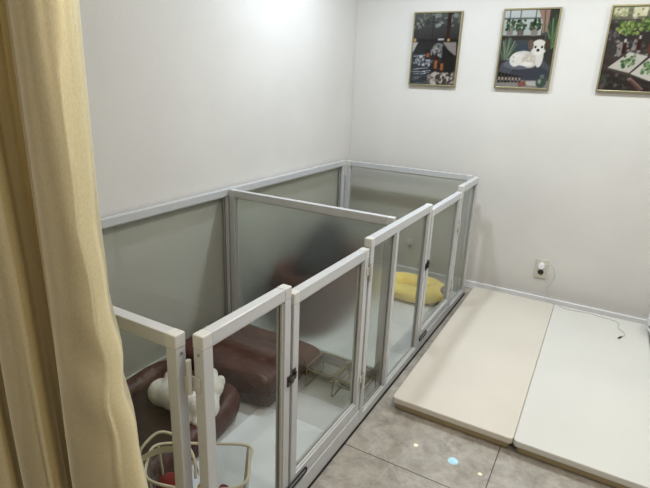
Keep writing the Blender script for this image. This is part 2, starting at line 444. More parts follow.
def cushion(name, x0, x1, y0, y1, z0, z1, m, parent, n=26, sag=0.012, amp=0.006, pw=6):
    """pillow: domed top and flat base"""
    bm = bm_new(); cx, cy = (x0 + x1) / 2, (y0 + y1) / 2; hx, hy = (x1 - x0) / 2, (y1 - y0) / 2
    def top(u, v):
        a, c = u * 2 - 1, v * 2 - 1
        e = (1 - abs(a) ** pw) * (1 - abs(c) ** pw)
        x = cx + hx * a * (1 - 0.04 * c * c); y = cy + hy * c * (1 - 0.04 * a * a)
        z = z0 + (z1 - z0) * (0.42 + 0.58 * e ** 0.5) - sag * (1 - a * a) * (1 - c * c)
        return Vector((x, y, z + noise.noise(Vector((x * 11, y * 11, z0))) * amp * e))
    def bot(u, v):
        a, c = u * 2 - 1, v * 2 - 1
        e = (1 - abs(a) ** pw) * (1 - abs(c) ** pw)
        return Vector((cx + hx * a * (1 - 0.04 * c * c), cy + hy * c * (1 - 0.04 * a * a), z0 + (z1 - z0) * 0.42 * (1 - e ** 0.4)))
    add_sheet(bm, n, n, top); add_sheet(bm, n, n, bot)
    bmesh.ops.remove_doubles(bm, verts=bm.verts, dist=0.0006)
    return obj(name, bm, m, parent, True)
cushion('seat_cushion', 0.09, 0.52, -2.43, -1.86, 0.008, 0.082, M_leather_d, bed, sag=0.006)
bolster('bolster', 0.066, 0.560, -2.462, -1.815, 0.055, 0.047, 0.048, M_leather, bed, p=0.33, amp=0.012, pinch=0.055)

# long brown cushion in front of the divider
lc = thing('dog_cushion', 'long brown leather cushion lying along the foot of the frosted divider', 'dog cushion', (0.36, -1.6, 0.006))
pad_o = cushion('cushion_body', 0.06, 0.615, -1.80, -1.50, 0.008, 0.145, M_leather, lc, n=34, sag=-0.004, amp=0.010, pw=14)
cushion('back_flap', 0.06, 0.625, -1.50, -1.37, 0.008, 0.110, M_leather_o, lc, sag=0.004, pw=10)
bm = bm_new()
add_tube(bm, smooth_path([(0.075, -1.80, 0.072), (0.2, -1.803, 0.070), (0.36, -1.806, 0.072), (0.5, -1.803, 0.070), (0.605, -1.797, 0.072), (0.617, -1.70, 0.074)], 8), 0.0045, 8)
obj('piping', bm, M_leather_d, pad_o)

# dark cushion behind the divider (seen as a blur through the frosted sheet)
bd = thing('dog_bed', 'dark brown dog bed blurred behind the frosted divider', 'dog bed', (0.3, -0.98, 0.006))
cushion('seat_cushion', 0.15, 0.47, -1.17, -0.52, 0.008, 0.24, M_leather_r, bd)
bolster('bolster', 0.10, 0.515, -1.23, -0.46, 0.165, 0.055, 0.158, M_leather_r, bd, p=0.5)
M_char = mat('charcoal_fabric', (34, 36, 36), 0.85, vary=(20, 0.15), bump=(80, 0.2))
bm = bm_new()
add_ball(bm, (0.22, -0.72, 0.27), (0.13, 0.20, 0.13)); add_ball(bm, (0.20, -0.62, 0.36), (0.10, 0.17, 0.12)); add_ball(bm, (0.28, -0.90, 0.28), (0.12, 0.14, 0.09))
o = obj('blanket', bm, M_char, origin=(0.24, -0.75, 0.14)); add_remesh(o, 0.02, 10)
tag(o, 'charcoal blanket heaped on the dark brown bed, blurred behind the frosted divider', 'blanket')

# ------------------------------------------------------------------ white plush dog on the bed
pl = bm_new()
add_ball(pl, (0.415, -2.015, 0.150), (0.125, 0.072, 0.066), Matrix.Rotation(R(18), 3, 'Z'))   # body
add_ball(pl, (0.318, -2.035, 0.140), (0.066, 0.056, 0.052))                                    # rump
add_ball(pl, (0.515, -2.03, 0.150), (0.060, 0.055, 0.052))                                    # chest
add_ball(pl, (0.485, -1.965, 0.185), (0.055, 0.05, 0.046))                                    # head
add_ball(pl, (0.522, -1.995, 0.160), (0.030, 0.028, 0.024))                                   # muzzle
add_ball(pl, (0.462, -1.918, 0.205), (0.020, 0.018, 0.030)); add_ball(pl, (0.515, -1.935, 0.205), (0.017, 0.018, 0.026))  # ears
add_ball(pl, (0.330, -2.015, 0.205), (0.020, 0.018, 0.022))                                   # tail tip
add_ball(pl, (0.335, -2.03, 0.180), (0.018, 0.018, 0.03))
add_ball(pl, (0.535, -2.075, 0.125), (0.040, 0.028, 0.026), Matrix.Rotation(R(-30), 3, 'Z'))    # front paw
add_ball(pl, (0.475, -2.085, 0.120), (0.030, 0.040, 0.026))
bmesh.ops.translate(pl, verts=pl.verts, vec=(-0.03, 0.012, -0.024))
bmroot = thing('plush_dog', 'white plush dog lying on the brown leather bed behind the front posts', 'plush toy', (0.40, -2.04, 0.08))
body = obj('body', pl, M_plush, bmroot); add_remesh(body, 0.007, 6)
for c in ((0.514, -2.000, 0.136),):
    bm = bm_new(); add_ball(bm, c, (0.009, 0.009, 0.007), seg=12); o = obj('nose', bm, M_black, bmroot); o['label'] = 'black nose'
for c in ((0.490, -1.980, 0.168), (0.500, -1.950, 0.166)):
    bm = bm_new(); add_ball(bm, c, 0.006, seg=12); o = obj('eye', bm, M_black, bmroot); o['label'] = 'black eye'

# ------------------------------------------------------------------ clear toy basket at the front corner
bk = thing('toy_basket', 'clear soft toy basket with cream binding and arched handle behind the front corner', 'basket', (0.75, -2.32, 0.012))
def rot2(u, v, z): # along, across
    c, s = math.cos(R(30)), math.sin(R(30)); return (0.752 + u * c - v * s, -2.317 + u * s + v * c, z)
rim_c = [rot2(-0.135, 0.062, 0.235), rot2(0, 0.068, 0.238), rot2(0.128, 0.062, 0.240), rot2(0.140, 0.0, 0.237), rot2(0.128, -0.062, 0.215), rot2(0, -0.066, 0.20), rot2(-0.12, -0.062, 0.222), rot2(-0.146, 0.0, 0.232)]
rim = smooth_path(rim_c, 8, True)
bm = bm_new(); add_tube(bm, rim, 0.0042, 8, True); obj('rim_binding', bm, M_cream, bk)
bm = bm_new(); n = len(rim)
low = [Vector((0.752 + (p.x - 0.752) * 0.86, -2.317 + (p.y + 2.317) * 0.86, 0.014)) for p in rim]
rows = []
for t in np.linspace(0, 1, 7):
    rows.append([bm.verts.new(Vector((rim[i].x + (low[i].x - rim[i].x) * t, rim[i].y + (low[i].y - rim[i].y) * t, rim[i].z + (low[i].z - rim[i].z) * t)) + Vector((noise.noise(Vector((i * .4, t * 5, 0))), noise.noise(Vector((i * .4, t * 5, 9))), 0)) * 0.006 * math.sin(math.pi * t)) for i in range(n)])
for a, c in zip(rows, rows[1:]):
    for i in range(n): bm.faces.new((a[i], a[(i + 1) % n], c[(i + 1) % n], c[i])).smooth = True
bm.faces.new(rows[-1])
obj('film_side', bm, M_film, bk)
for i in (16, 32, 0, 48):
    p, q = rim[i], low[i]
    bm = bm_new(); add_tube(bm, [p + (q - p) * t for t in np.linspace(0, 1, 8)], 0.0036, 8); obj('edge_binding', bm, M_cream, bk)
bm = bm_new()
add_tube(bm, smooth_path([(0.612, -2.405, 0.236), (0.612, -2.395, 0.272), (0.626, -2.350, 0.298), (0.668, -2.332, 0.300), (0.730, -2.336, 0.290), (0.762, -2.345, 0.262), (0.770, -2.352, 0.214)], 8), 0.0042, 8); obj('handle', bm, M_cream, bk)
bm = bm_new()
def strap(u, v):
    p = smooth_pts[min(int(u * (len(smooth_pts) - 1)), len(smooth_pts) - 1)]; return Vector(p) + Vector((0, 0, (v - 0.5) * 0.022))
smooth_pts = smooth_path([(0.612, -2.412, 0.238), (0.632, -2.372, 0.250), (0.675, -2.345, 0.262), (0.735, -2.330, 0.262), (0.775, -2.345, 0.225)], 8)
add_sheet(bm, len(smooth_pts) - 1, 1, strap); obj('strap', bm, M_cream, bk)
# toys in it
def toy(name, label, cat, c, s, m, seg=18):
    bm = bm_new(); add_ball(bm, c, s, seg=seg)
    for v in bm.verts: v.co += Vector(noise.noise_vector(v.co * 30)) * 0.006
    return tag(obj(name, bm, m, origin=(c[0], c[1], 0.015)), label, cat)
M_tan = mat('tan_plush', (176, 140, 72), 0.9, vary=(30, 0.15), bump=(90, 0.4))
M_pink = mat('dusty_pink_fabric', (196, 150, 140), 0.9, vary=(30, 0.1), bump=(90, 0.3))
M_maroon = mat('maroon_fabric', (120, 40, 56), 0.9, vary=(30, 0.15), bump=(90, 0.3))
rc = thing('red_cloth_toy', 'red cloth toy with a white swirl in the left end of the clear basket', 'toy', rot2(-0.08, -0.012, 0.015))
bm = bm_new(); add_ball(bm, rot2(-0.078, -0.010, 0.105), (0.060, 0.046, 0.088)); o = obj('cloth_body', bm, M_red, rc)
bm = bm_new()
cc = Vector(rot2(-0.045, -0.05, 0.165))
pts = [cc + Vector((0.018 * math.cos(a) * (1 - a / 9), -0.004 + 0.010 * math.sin(a), 0.016 * math.sin(a) * (1 - a / 9))) for a in np.linspace(0, 5.2, 24)]
add_tube(bm, pts, 0.005, 8); obj('swirl', bm, M_plush, rc)
toy('tan_plush_toy', 'small tan plush toy in the middle of the clear basket', 'toy', rot2(0.014, -0.014, 0.10), (0.026, 0.036, 0.078), M_tan)
toy('maroon_cloth_ball', 'maroon cloth ball in the clear basket beside the pale pink toy', 'toy', rot2(0.072, -0.022, 0.10), (0.028, 0.030, 0.074), M_maroon)
toy('pink_cloth_toy', 'pale pink toy at the right end of the clear basket', 'toy', rot2(0.117, -0.012, 0.08), (0.012, 0.024, 0.06), M_pink)

# ------------------------------------------------------------------ brass double bowl stand
st = thing('bowl_stand', 'brass wire double bowl stand behind the near gate', 'bowl stand', (0.77, -1.485, 0.005))
SXC, SYC = 0.768, -1.485
def rrect(x0, x1, y0, y1, z, r, n=6):
    pts = []
    for cx, cy, a0 in ((x1 - r, y1 - r, 0), (x0 + r, y1 - r, 90), (x0 + r, y0 + r, 180), (x1 - r, y0 + r, 270)):
        for k in range(n + 1):
            a = R(a0 + 90 * k / n); pts.append((cx + r * math.cos(a), cy + r * math.sin(a), z))
    return pts
X0, X1, X2, X3 = 0.632, 0.764, 0.772, 0.900
Y0, Y1, ZB = -1.560, -1.408, 0.098
for a, c in ((X0, X1), (X2, X3)):
    bm = bm_new(); add_tube(bm, rrect(a, c, Y0, Y1, ZB, 0.022), 0.0032, 8, True)
    add_tube(bm, rrect(a + 0.006, c - 0.006, Y0 + 0.006, Y1 - 0.006, ZB - 0.035, 0.02), 0.002, 6, True)
    obj('wire_ring', bm, M_gold, st)
for a in (X0 + 0.004, X1 + 0.004, X3 - 0.004):
    bm = bm_new()
    add_tube(bm, smooth_path([(a, Y0 + 0.01, ZB), (a, Y0 + 0.002, 0.05), (a, Y0, 0.009), (a, (Y0 + Y1) / 2, 0.009), (a, Y1, 0.009), (a, Y1 - 0.002, 0.05), (a, Y1 - 0.01, ZB)], 4), 0.003, 8)
    obj('leg', bm, M_gold, st)
M_bowl = clear_glass('clear_bowl', (214, 216, 214), 1.0, 0.02)
for k, (a, c, lab) in enumerate(((X0, X1, 'clear bowl in the left ring of the brass stand'), (X2, X3, 'clear bowl in the right ring of the brass stand'))):
    bm = bm_new(); prev = None
    prof = [(0.004, ZB + 0.004), (0.006, ZB - 0.004), (0.012, ZB - 0.03), (0.024, ZB - 0.044), (0.045, ZB - 0.048)]
    for ins, z in prof:
        ring = [bm.verts.new(p) for p in rrect(a + ins, c - ins, Y0 + ins, Y1 - ins, z, 0.02)]
        if prev:
            for i in range(len(ring)): bm.faces.new((prev[i], prev[(i + 1) % len(ring)], ring[(i + 1) % len(ring)], ring[i])).smooth = True
        prev = ring
    bm.faces.new(prev)
    tag(obj('pet_bowl', bm, M_bowl, origin=((a + c) / 2, SYC, ZB - 0.048)), lab, 'bowl', 'clear bowls in the brass stand')

# ------------------------------------------------------------------ yellow bed in the far compartment
yb = thing('dog_bed', 'yellow plush dog bed in the far compartment of the pen', 'dog bed', (0.66, -0.33, 0.006))
bolster('bolster', 0.43, 0.885, -0.51, -0.18, 0.052, 0.062, 0.046, M_yellow, yb, p=0.8, amp=0.012, pinch=0.0)
cushion('seat_cushion', 0.50, 0.82, -0.45, -0.24, 0.008, 0.05, M_yellow, yb, sag=0.01)
M_gry = mat('grey_plush', (112, 110, 106), 0.9, vary=(30, 0.1), bump=(90, 0.4))
bm = bm_new(); add_ball(bm, (0.862, -0.345, 0.082), (0.018, 0.042, 0.026)); obj('grey_patch', bm, M_gry, yb)['label'] = 'grey end patch'
toy('grey_toy', 'small dark grey toy on the pen floor by the far end panel', 'toy', (0.897, -0.52, 0.030), (0.013, 0.040, 0.026), M_gry)

# ------------------------------------------------------------------ two stacked folding mats
def play_mat(x0, x1, y0, y1, mtop, label, skew=0.0):
    t = thing('folding_mat', label, 'play mat', ((x0 + x1) / 2, (y0 + y1) / 2, 0), 'folding mats beside the pen')
    for nm, z0, z1, ins in (('lower_layer', 0.0, 0.033, 0.024), ('upper_layer', 0.033, 0.060, 0.0)):
        bm = bm_new()
        bmesh.ops.create_cube(bm, size=1.0)
        bmesh.ops.scale(bm, verts=bm.verts, vec=(x1 - x0 - ins, y1 - y0 - ins * 1.4, z1 - z0))
        v_edges = [e for e in bm.edges if abs(e.verts[0].co.z - e.verts[1].co.z) > 0.01]
        bmesh.ops.bevel(bm, geom=v_edges, offset=0.016, segments=5, affect='EDGES', profile=0.5)
        h_edges = [e for e in bm.edges if abs(e.verts[0].co.z - e.verts[1].co.z) < 1e-5 and len(e.link_faces) == 2 and any(abs(f.normal.z) > 0.9 for f in e.link_faces)]
        bmesh.ops.bevel(bm, geom=h_edges, offset=0.0055, segments=4, affect='EDGES', profile=0.55)
        bm.normal_update()
        for f in bm.faces: f.material_index = 0 if f.normal.z > 0.25 else 1; f.smooth = True
        bmesh.ops.translate(bm, verts=bm.verts, vec=((x0 + x1) / 2, (y0 + y1) / 2, (z0 + z1) / 2))
        for v in bm.verts: v.co.x += skew * (v.co.y - y0)
        obj(nm, bm, [mtop, mtop if nm == 'upper_layer' else M_mat_side], t)
    return t
play_mat(1.006, 1.4788, -1.493, -0.110, M_mat_l, 'cream folded floor mat lying next to the glass pen', skew=-0.011)
play_mat(1.4794, 1.952, -1.495, -0.110, M_mat_r, 'paler ivory floor mat with the cord end lying on it', skew=-0.011)

# ------------------------------------------------------------------ white tub at the right end
tb = thing('storage_tub', 'white rounded tub with a dark seam at the right end of the ivory mat', 'tub', (2.05, -0.235, 0))
def lathe(bm, c, prof, seg=48, mi=0):
    rings = [[bm.verts.new((c[0] + r * math.cos(2 * math.pi * k / seg), c[1] + r * math.sin(2 * math.pi * k / seg), z)) for k in range(seg)] for r, z in prof]
    for a, d in zip(rings, rings[1:]):
        for k in range(seg):
            f = bm.faces.new((a[k], a[(k + 1) % seg], d[(k + 1) % seg], d[k])); f.smooth = True; f.material_index = mi
    bm.faces.new(rings[0][::-1]); bm.faces.new(rings[-1])
bm = bm_new(); lathe(bm, (2.05, -0.235), [(0.088, 0.0), (0.096, 0.006), (0.098, 0.058), (0.120, 0.085), (0.128, 0.100), (0.124, 0.108)]); obj('tub_body', bm, M_whiteplastic, tb)
bm = bm_new(); lathe(bm, (2.05, -0.235), [(0.122, 0.108), (0.122, 0.116)]); obj('seam_band', bm, M_black, tb)
bm = bm_new(); lathe(bm, (2.05, -0.235), [(0.124, 0.116), (0.132, 0.124), (0.133, 0.155), (0.124, 0.19), (0.10, 0.208), (0.04, 0.214)]); obj('lid', bm, M_whiteplastic, tb)

# ------------------------------------------------------------------ outlet, plug and cord
ou = thing('wall_outlet', 'cream double wall outlet low on the back wall', 'outlet', (1.351, 0, 0.226))
bm = bm_new(); add_box(bm, 1.315, 1.387, -0.009, 0.0, 0.166, 0.287, 0.003); obj('cover_plate', bm, M_plate, ou)
for z in (0.2505, 0.205):
    bm = bm_new()
    add_cyl(bm, (1.350, -0.0095, z), 0.0205, 0.002, 'Y', 28, 0)
    add_cyl(bm, (1.350, -0.0102, z), 0.0165, 0.002, 'Y', 28, 1)
    for dx in (-0.006, 0.006): add_cyl(bm, (1.350 + dx, -0.0115, z), 0.002, 0.0012, 'Y', 8, 2)
    obj('socket', bm, [M_plate, M_dark, M_black], ou)
pg = thing('power_plug', 'round white plug with a thin cord, in the upper socket of the outlet', 'plug', (1.350, -0.012, 0.250))
bm = bm_new(); vs = add_cyl(bm, (1.350, -0.028, 0.250), 0.0185, 0.032, 'Y', 28)
es = [e for e in bm.edges if all(abs(v.co.y + 0.044) < 1e-4 for v in e.verts)]
bmesh.ops.bevel(bm, geom=es, offset=0.004, segments=3, affect='EDGES'); obj('plug_body', bm, M_whiteplastic, pg)
bm = bm_new()
path = smooth_path([(1.362, -0.036, 0.254), (1.385, -0.034, 0.268), (1.412, -0.03, 0.262), (1.432, -0.026, 0.215), (1.424, -0.024, 0.165), (1.404, -0.024, 0.122), (1.418, -0.026, 0.085), (1.442, -0.035, 0.064),
                    (1.470, -0.09, 0.060), (1.492, -0.128, 0.0625), (1.535, -0.150, 0.0625), (1.585, -0.146, 0.0625), (1.640, -0.138, 0.0625), (1.705, -0.150, 0.0625), (1.782, -0.165, 0.0625), (1.799, -0.20, 0.0625), (1.797, -0.255, 0.0625), (1.822, -0.29, 0.0625), (1.828, -0.325, 0.0625), (1.812, -0.362, 0.0625)], 6)
add_tube(bm, path, 0.0019, 8); obj('cord', bm, M_cord, pg)
bm = bm_new(); add_tube(bm, [(1.8125, -0.361, 0.0635), (1.806, -0.374, 0.0635), (1.800, -0.386, 0.0635)], 0.0042, 10); obj('connector', bm, M_dark, pg)['label'] = 'dark connector'

# ------------------------------------------------------------------ framed prints
class Paint:
    """tiny rasteriser: paints flat shapes on a w x h colour grid (0..255 sRGB), v up"""
    def __init__(s, w, h, c):
        w *= 3; h *= 3; s.w, s.h = w, h; s.a = np.ones((h, w, 3)) * np.array(c, float); s.yy, s.xx = np.mgrid[0:h, 0:w]; s.u = (s.xx + .5) / w; s.v = 1 - (s.yy + .5) / h; s.rs = np.random.RandomState(3)
    def put(s, m, c, k=1.0): s.a[m] = s.a[m] * (1 - k) + np.array(c, float) * k
    def rect(s, u0, u1, v0, v1, c, k=1.0): s.put((s.u >= u0) & (s.u <= u1) & (s.v >= v0) & (s.v <= v1), c, k)
    def ell(s, u, v, ru, rv, c, k=1.0, rot=0):
        du, dv = s.u - u, (s.v - v); co, si = math.cos(R(rot)), math.sin(R(rot)); s.put(((du * co + dv * si) / ru) ** 2 + ((-du * si + dv * co) / rv) ** 2 <= 1, c, k)
    def poly(s, pts, c, k=1.0):
        ins = np.zeros(s.u.shape, bool); n = len(pts)
        for i in range(n):
            (x0, y0), (x1, y1) = pts[i], pts[i - 1]
            if y0 == y1: continue
            ins ^= ((y0 > s.v) != (y1 > s.v)) & (s.u < (x1 - x0) * (s.v - y0) / (y1 - y0) + x0)
        s.put(ins, c, k)
    def line(s, u0, v0, u1, v1, w, c, k=1.0):
        dx, dy = u1 - u0, v1 - v0; L = dx * dx + dy * dy or 1e-9; t = np.clip(((s.u - u0) * dx + (s.v - v0) * dy) / L, 0, 1)
        s.put((s.u - u0 - t * dx) ** 2 + (s.v - v0 - t * dy) ** 2 <= w * w, c, k)
    def dots(s, n, u0, u1, v0, v1, r0, r1, cols, k=0.8):
        for _ in range(n):
            c = cols[s.rs.randint(len(cols))]; r = r0 + (r1 - r0) * s.rs.rand(); s.ell(u0 + (u1 - u0) * s.rs.rand(), v0 + (v1 - v0) * s.rs.rand(), r, r * 0.75, c, k)
    def grain(s, a): s.a += s.rs.randn(s.h, s.w, 1) * a
    def fade(s, v0, v1, c0, c1, u0=0, u1=1):
        m = (s.v >= v0) & (s.v <= v1) & (s.u >= u0) & (s.u <= u1); t = ((s.v - v0) / (v1 - v0))[..., None]
        g = np.array(c0, float) * (1 - t) + np.array(c1, float) * t; s.a[m] = g[m]

def art_pond():
    p = Paint(75, 106, (44, 44, 46))
    p.fade(.62, 1, (52, 50, 50), (96, 98, 98))
    p.dots(60, 0, 1, .80, 1, .015, .05, [(150, 158, 150), (70, 78, 66), (176, 180, 176), (54, 56, 52), (120, 130, 104)], .7)
    for k in range(20): a = math.pi * k / 19; p.ell(.42 + .36 * math.cos(a), .66 + .22 * math.sin(a), .012, .009, (40, 38, 36))
    p.line(.42, .62, .42, 1, .008, (40, 38, 36)); p.rect(.72, .80, .62, 1, (58, 40, 32)); p.rect(0, 1, .60, .645, (40, 36, 36))
    p.rect(.55, .68, .625, .65, (196, 192, 190)); p.ell(.78, .63, .03, .02, (206, 160, 84)); p.ell(.04, .63, .03, .025, (204, 168, 96))
    p.poly([(0, .60), (.12, .60), (.02, .46), (0, .46)], (190, 186, 182)); p.poly([(.66, .60), (.95, .60), (.97, .42), (.9, .42)], (150, 142, 138))
    p.ell(.58, .50, .13, .09, (128, 126, 124)); p.dots(40, .4, .7, .40, .56, .01, .03, [(170, 168, 166), (70, 72, 70)], .7)
    p.poly([(.66, .56), (.95, .42), (.95, .18), (.70, .2)], (30, 30, 30)); p.rect(0, .42, 0, .44, (60, 64, 70))
    for _ in range(55):
        u, v = p.rs.rand() * .42, p.rs.rand() * .42; p.line(u, v, u + .10 + .1 * p.rs.rand(), v + .008, .005, [(190, 196, 204), (36, 38, 42), (120, 126, 134)][p.rs.randint(3)], .85)
    p.dots(30, .1, .45, .26, .40, .01, .03, [(210, 212, 214), (90, 94, 98)], .8)
    for u, v, h in ((.36, .36, .12), (.55, .20, .20), (.69, .18, .17)):
        p.rect(u - .055, u + .055, v, v + h, (46, 26, 20)); p.rect(u - .03, u + .035, v + .03, v + h * .75, (164, 98, 52)); p.rect(u - .02, u + .02, v + h, v + h + .05, (26, 24, 24))
    p.dots(70, .42, .98, 0, .17, .02, .055, [(172, 158, 146), (120, 108, 100), (200, 190, 180), (70, 64, 60)], .9)
    p.grain(7); return p
def art_puppy():
    p = Paint(75, 106, (84, 88, 90))
    p.fade(.66, 1, (180, 188, 184), (210, 216, 214), 0, .72)
    for u in (.10, .30, .58): p.rect(u, u + .014, .68, 1, (96, 100, 100))
    p.rect(0, .7, .88, .90, (100, 104, 104)); p.poly([(.62, 1), (.84, 1), (.82, .72), (.74, .70), (.72, .84)], (168, 138, 122)); p.line(.74, .98, .78, .72, .012, (120, 94, 82))
    p.rect(.83, 1, .30, 1, (62, 66, 62)); p.rect(0, .8, .62, .675, (66, 62, 60)); p.rect(0, .8, .30, .62, (78, 84, 88))
    for u, c in ((.14, (150, 142, 138)), (.34, (120, 108, 102)), (.60, (150, 140, 132))):
        p.rect(u - .06, u + .06, .67, .76, c); p.dots(30, u - .09, u + .09, .74, .88, .012, .03, [(58, 84, 58), (96, 120, 90), (42, 60, 44)], .9)
    for k in range(9): p.line(.95, .52, .80 + .05 * k, .92 - .04 * abs(k - 3), .012, [(120, 148, 104), (70, 104, 66)][k % 2])
    for k in range(12): p.line(.12, .34, -.02 + .035 * k, .64 - .008 * (k - 5) ** 2 * .6, .010, [(110, 132, 108), (66, 92, 70), (150, 160, 140)][k % 3])
    p.rect(0, .22, .24, .36, (70, 66, 62)); p.ell(.46, .50, .15, .07, (66, 82, 96)); p.ell(.50, .26, .46, .14, (88, 92, 104)); p.ell(.62, .19, .36, .10, (70, 74, 86)); p.ell(.4, .30, .3, .06, (112, 116, 128))
    p.ell(.46, .385, .24, .095, (226, 220, 212)); p.ell(.32, .36, .11, .085, (236, 230, 222)); p.ell(.60, .36, .15, .10, (214, 200, 188)); p.ell(.76, .40, .07, .13, (230, 224, 216))
    p.ell(.72, .52, .145, .105, (232, 226, 218)); p.ell(.57, .555, .05, .07, (120, 100, 88), 1, 20); p.ell(.87, .56, .05, .075, (84, 66, 58), 1, -20); p.ell(.72, .475, .07, .05, (240, 236, 230))
    p.ell(.66, .53, .02, .015, (30, 24, 22)); p.ell(.78, .53, .02, .015, (30, 24, 22)); p.ell(.715, .49, .028, .018, (28, 22, 20)); p.ell(.55, .31, .12, .03, (240, 236, 230)); p.dots(25, .26, .66, .32, .46, .01, .03, [(244, 240, 234), (200, 188, 176)], .5)
    p.rect(0, 1, 0, .10, (150, 144, 140)); p.ell(.72, .06, .2, .03, (196, 192, 188))
    for k in range(7):
        u = .03 + .066 * k; p.rect(u, u + .054, .06 + .002 * k, .20 - .008 * k, (38, 36, 38)); p.rect(u + .008, u + .046, .09, .135, (176, 160, 146))
    p.poly([(.42, .06), (.56, .10), (.60, .03), (.46, .01)], (150, 94, 80)); p.ell(.86, .075, .095, .07, (74, 92, 84)); p.rect(.83, .90, .13, .18, (110, 124, 112)); p.ell(.83, .09, .03, .03, (150, 164, 152))
    p.grain(5); return p
def art_book():
    p = Paint(75, 106, (62, 54, 50))
    p.rect(0, 1, .84, 1, (120, 116, 96))
    for u in (.0, .30, .62): p.rect(u + .03, u + .25, .88, .985, (224, 218, 176))
    p.dots(40, 0, 1, .86, 1, .012, .04, [(150, 160, 108), (236, 230, 196), (86, 84, 66)], .6); p.rect(0, 1, .80, .85, (82, 74, 68)); p.dots(40, .0, 1, .72, .84, .012, .03, [(120, 112, 106), (60, 54, 52)], .7)
    p.fade(.0, .5, (56, 48, 46), (74, 64, 60))
    for _ in range(16): v = p.rs.rand() * .5; p.line(0, v, 1, v - .18, .004, (96, 84, 80), .6)
    p.ell(.10, .58, .13, .12, (70, 64, 62)); p.dots(24, 0, .22, .56, .74, .01, .03, [(126, 110, 118), (90, 80, 84)], .8)
    for u, v in ((.30, .70), (.66, .74), (.90, .76)):
        p.rect(u - .08, u + .09, v - .13, v, (58, 54, 56)); p.dots(70, u - .17, u + .17, v - .03, v + .12, .012, .034, [(112, 142, 62), (146, 170, 84), (70, 98, 46), (170, 190, 110)], .9)
    p.ell(.24, .50, .05, .09, (150, 142, 136)); p.ell(.46, .55, .04, .07, (146, 140, 136)); p.dots(26, .12, .7, .42, .6, .01, .03, [(176, 168, 162), (86, 78, 74), (120, 112, 106)], .8)
    for u, v in ((.30, .45), (.52, .49)): p.rect(u - .03, u + .03, v, v + .13, (66, 30, 26)); p.rect(u - .018, u + .018, v + .13, v + .17, (196, 190, 186))
    p.ell(.80, .52, .13, .10, (120, 62, 46)); p.rect(.72, .88, .60, .64, (190, 170, 160))
    p.poly([(.10, .28), (.40, .47), (.70, .42), (.46, .22)], (206, 200, 188)); p.poly([(.48, .21), (.74, .41), (1, .40), (1, .15), (.80, .13)], (214, 208, 196)); p.poly([(.10, .28), (.46, .22), (.46, .20), (.11, .26)], (96, 84, 72))
    for u, v in ((.40, .36), (.74, .27)): p.dots(22, u - .10, u + .10, v - .07, v + .08, .014, .034, [(96, 130, 80), (66, 100, 58), (140, 164, 120)], .95)
    p.poly([(.44, .15), (.50, .17), (.74, .03), (.68, .01)], (150, 120, 110)); p.line(.5, .13, .7, .02, .012, (110, 70, 62)); p.dots(40, 0, .45, 0, .2, .01, .05, [(72, 74, 66), (54, 50, 46), (120, 106, 98), (84, 92, 78)], .7)
    p.grain(7); return p

M_print = bpy.data.materials.new('printed_paper'); M_print.use_nodes = True
_nt = M_print.node_tree; _b = _nt.nodes['Principled BSDF']; _a = _nt.nodes.new('ShaderNodeAttribute'); _a.attribute_name = 'ink'
_nt.links.new(_a.outputs['Color'], _b.inputs['Base Color']); _b.inputs['Roughness'].default_value = 0.22
def picture(x0, x1, z0, z1, art, label, tilt=0.0):
    t = thing('framed_print', label, 'picture', ((x0 + x1) / 2, 0, (z0 + z1) / 2), 'framed prints on the back wall')
    w = 0.0085; d = 0.022
    bm = bm_new()
    add_box(bm, x0, x0 + w, -d, -0.001, z0, z1, 0.0015); add_box(bm, x1 - w, x1, -d, -0.001, z0, z1, 0.0015)
    add_box(bm, x0 + w, x1 - w, -d, -0.001, z0, z0 + w, 0.0015); add_box(bm, x0 + w, x1 - w, -d, -0.001, z1 - w, z1, 0.0015)
    obj('frame', bm, M_frame, t)
    p = art(); nx, nz = p.w // 3 - 1, p.h // 3 - 1
    A3 = np.clip(p.a, 0, 255).reshape(p.h // 3, 3, p.w // 3, 3, 3).mean(axis=(1, 3))
    A3 = A3 * 0.82 + A3.mean(axis=2, keepdims=True) * 0.10
    bm = bm_new()
    g = add_sheet(bm, nx, nz, lambda u, v: Vector((x0 + w + (x1 - x0 - 2 * w) * u, -0.017, z0 + w + (z1 - z0 - 2 * w) * v)))
    o = obj('print', bm, M_print, t)
    at = o.data.color_attributes.new('ink', 'FLOAT_COLOR', 'POINT')
    A = A3[::-1] / 255.0
    A = np.where(A <= 0.04045, A / 12.92, ((A + 0.055) / 1.055) ** 2.4)
    A = A * 0.92
    cols = np.ones((nx + 1, nz + 1, 4)); cols[..., :3] = np.transpose(A, (1, 0, 2))
    at.data.foreach_set('color', cols.reshape(-1).astype(np.float32))
    return t
picture(0.3985, 0.6955, 1.2585, 1.6785, art_pond, 'gold framed print of bottles beside a dark pond')
picture(0.9255, 1.2225, 1.2620, 1.6820, art_puppy, 'gold framed print of a white puppy on a blue-grey cushion')
picture(1.4550, 1.7520, 1.2650, 1.6850, art_book, 'gold framed print of potted herbs above an open book')

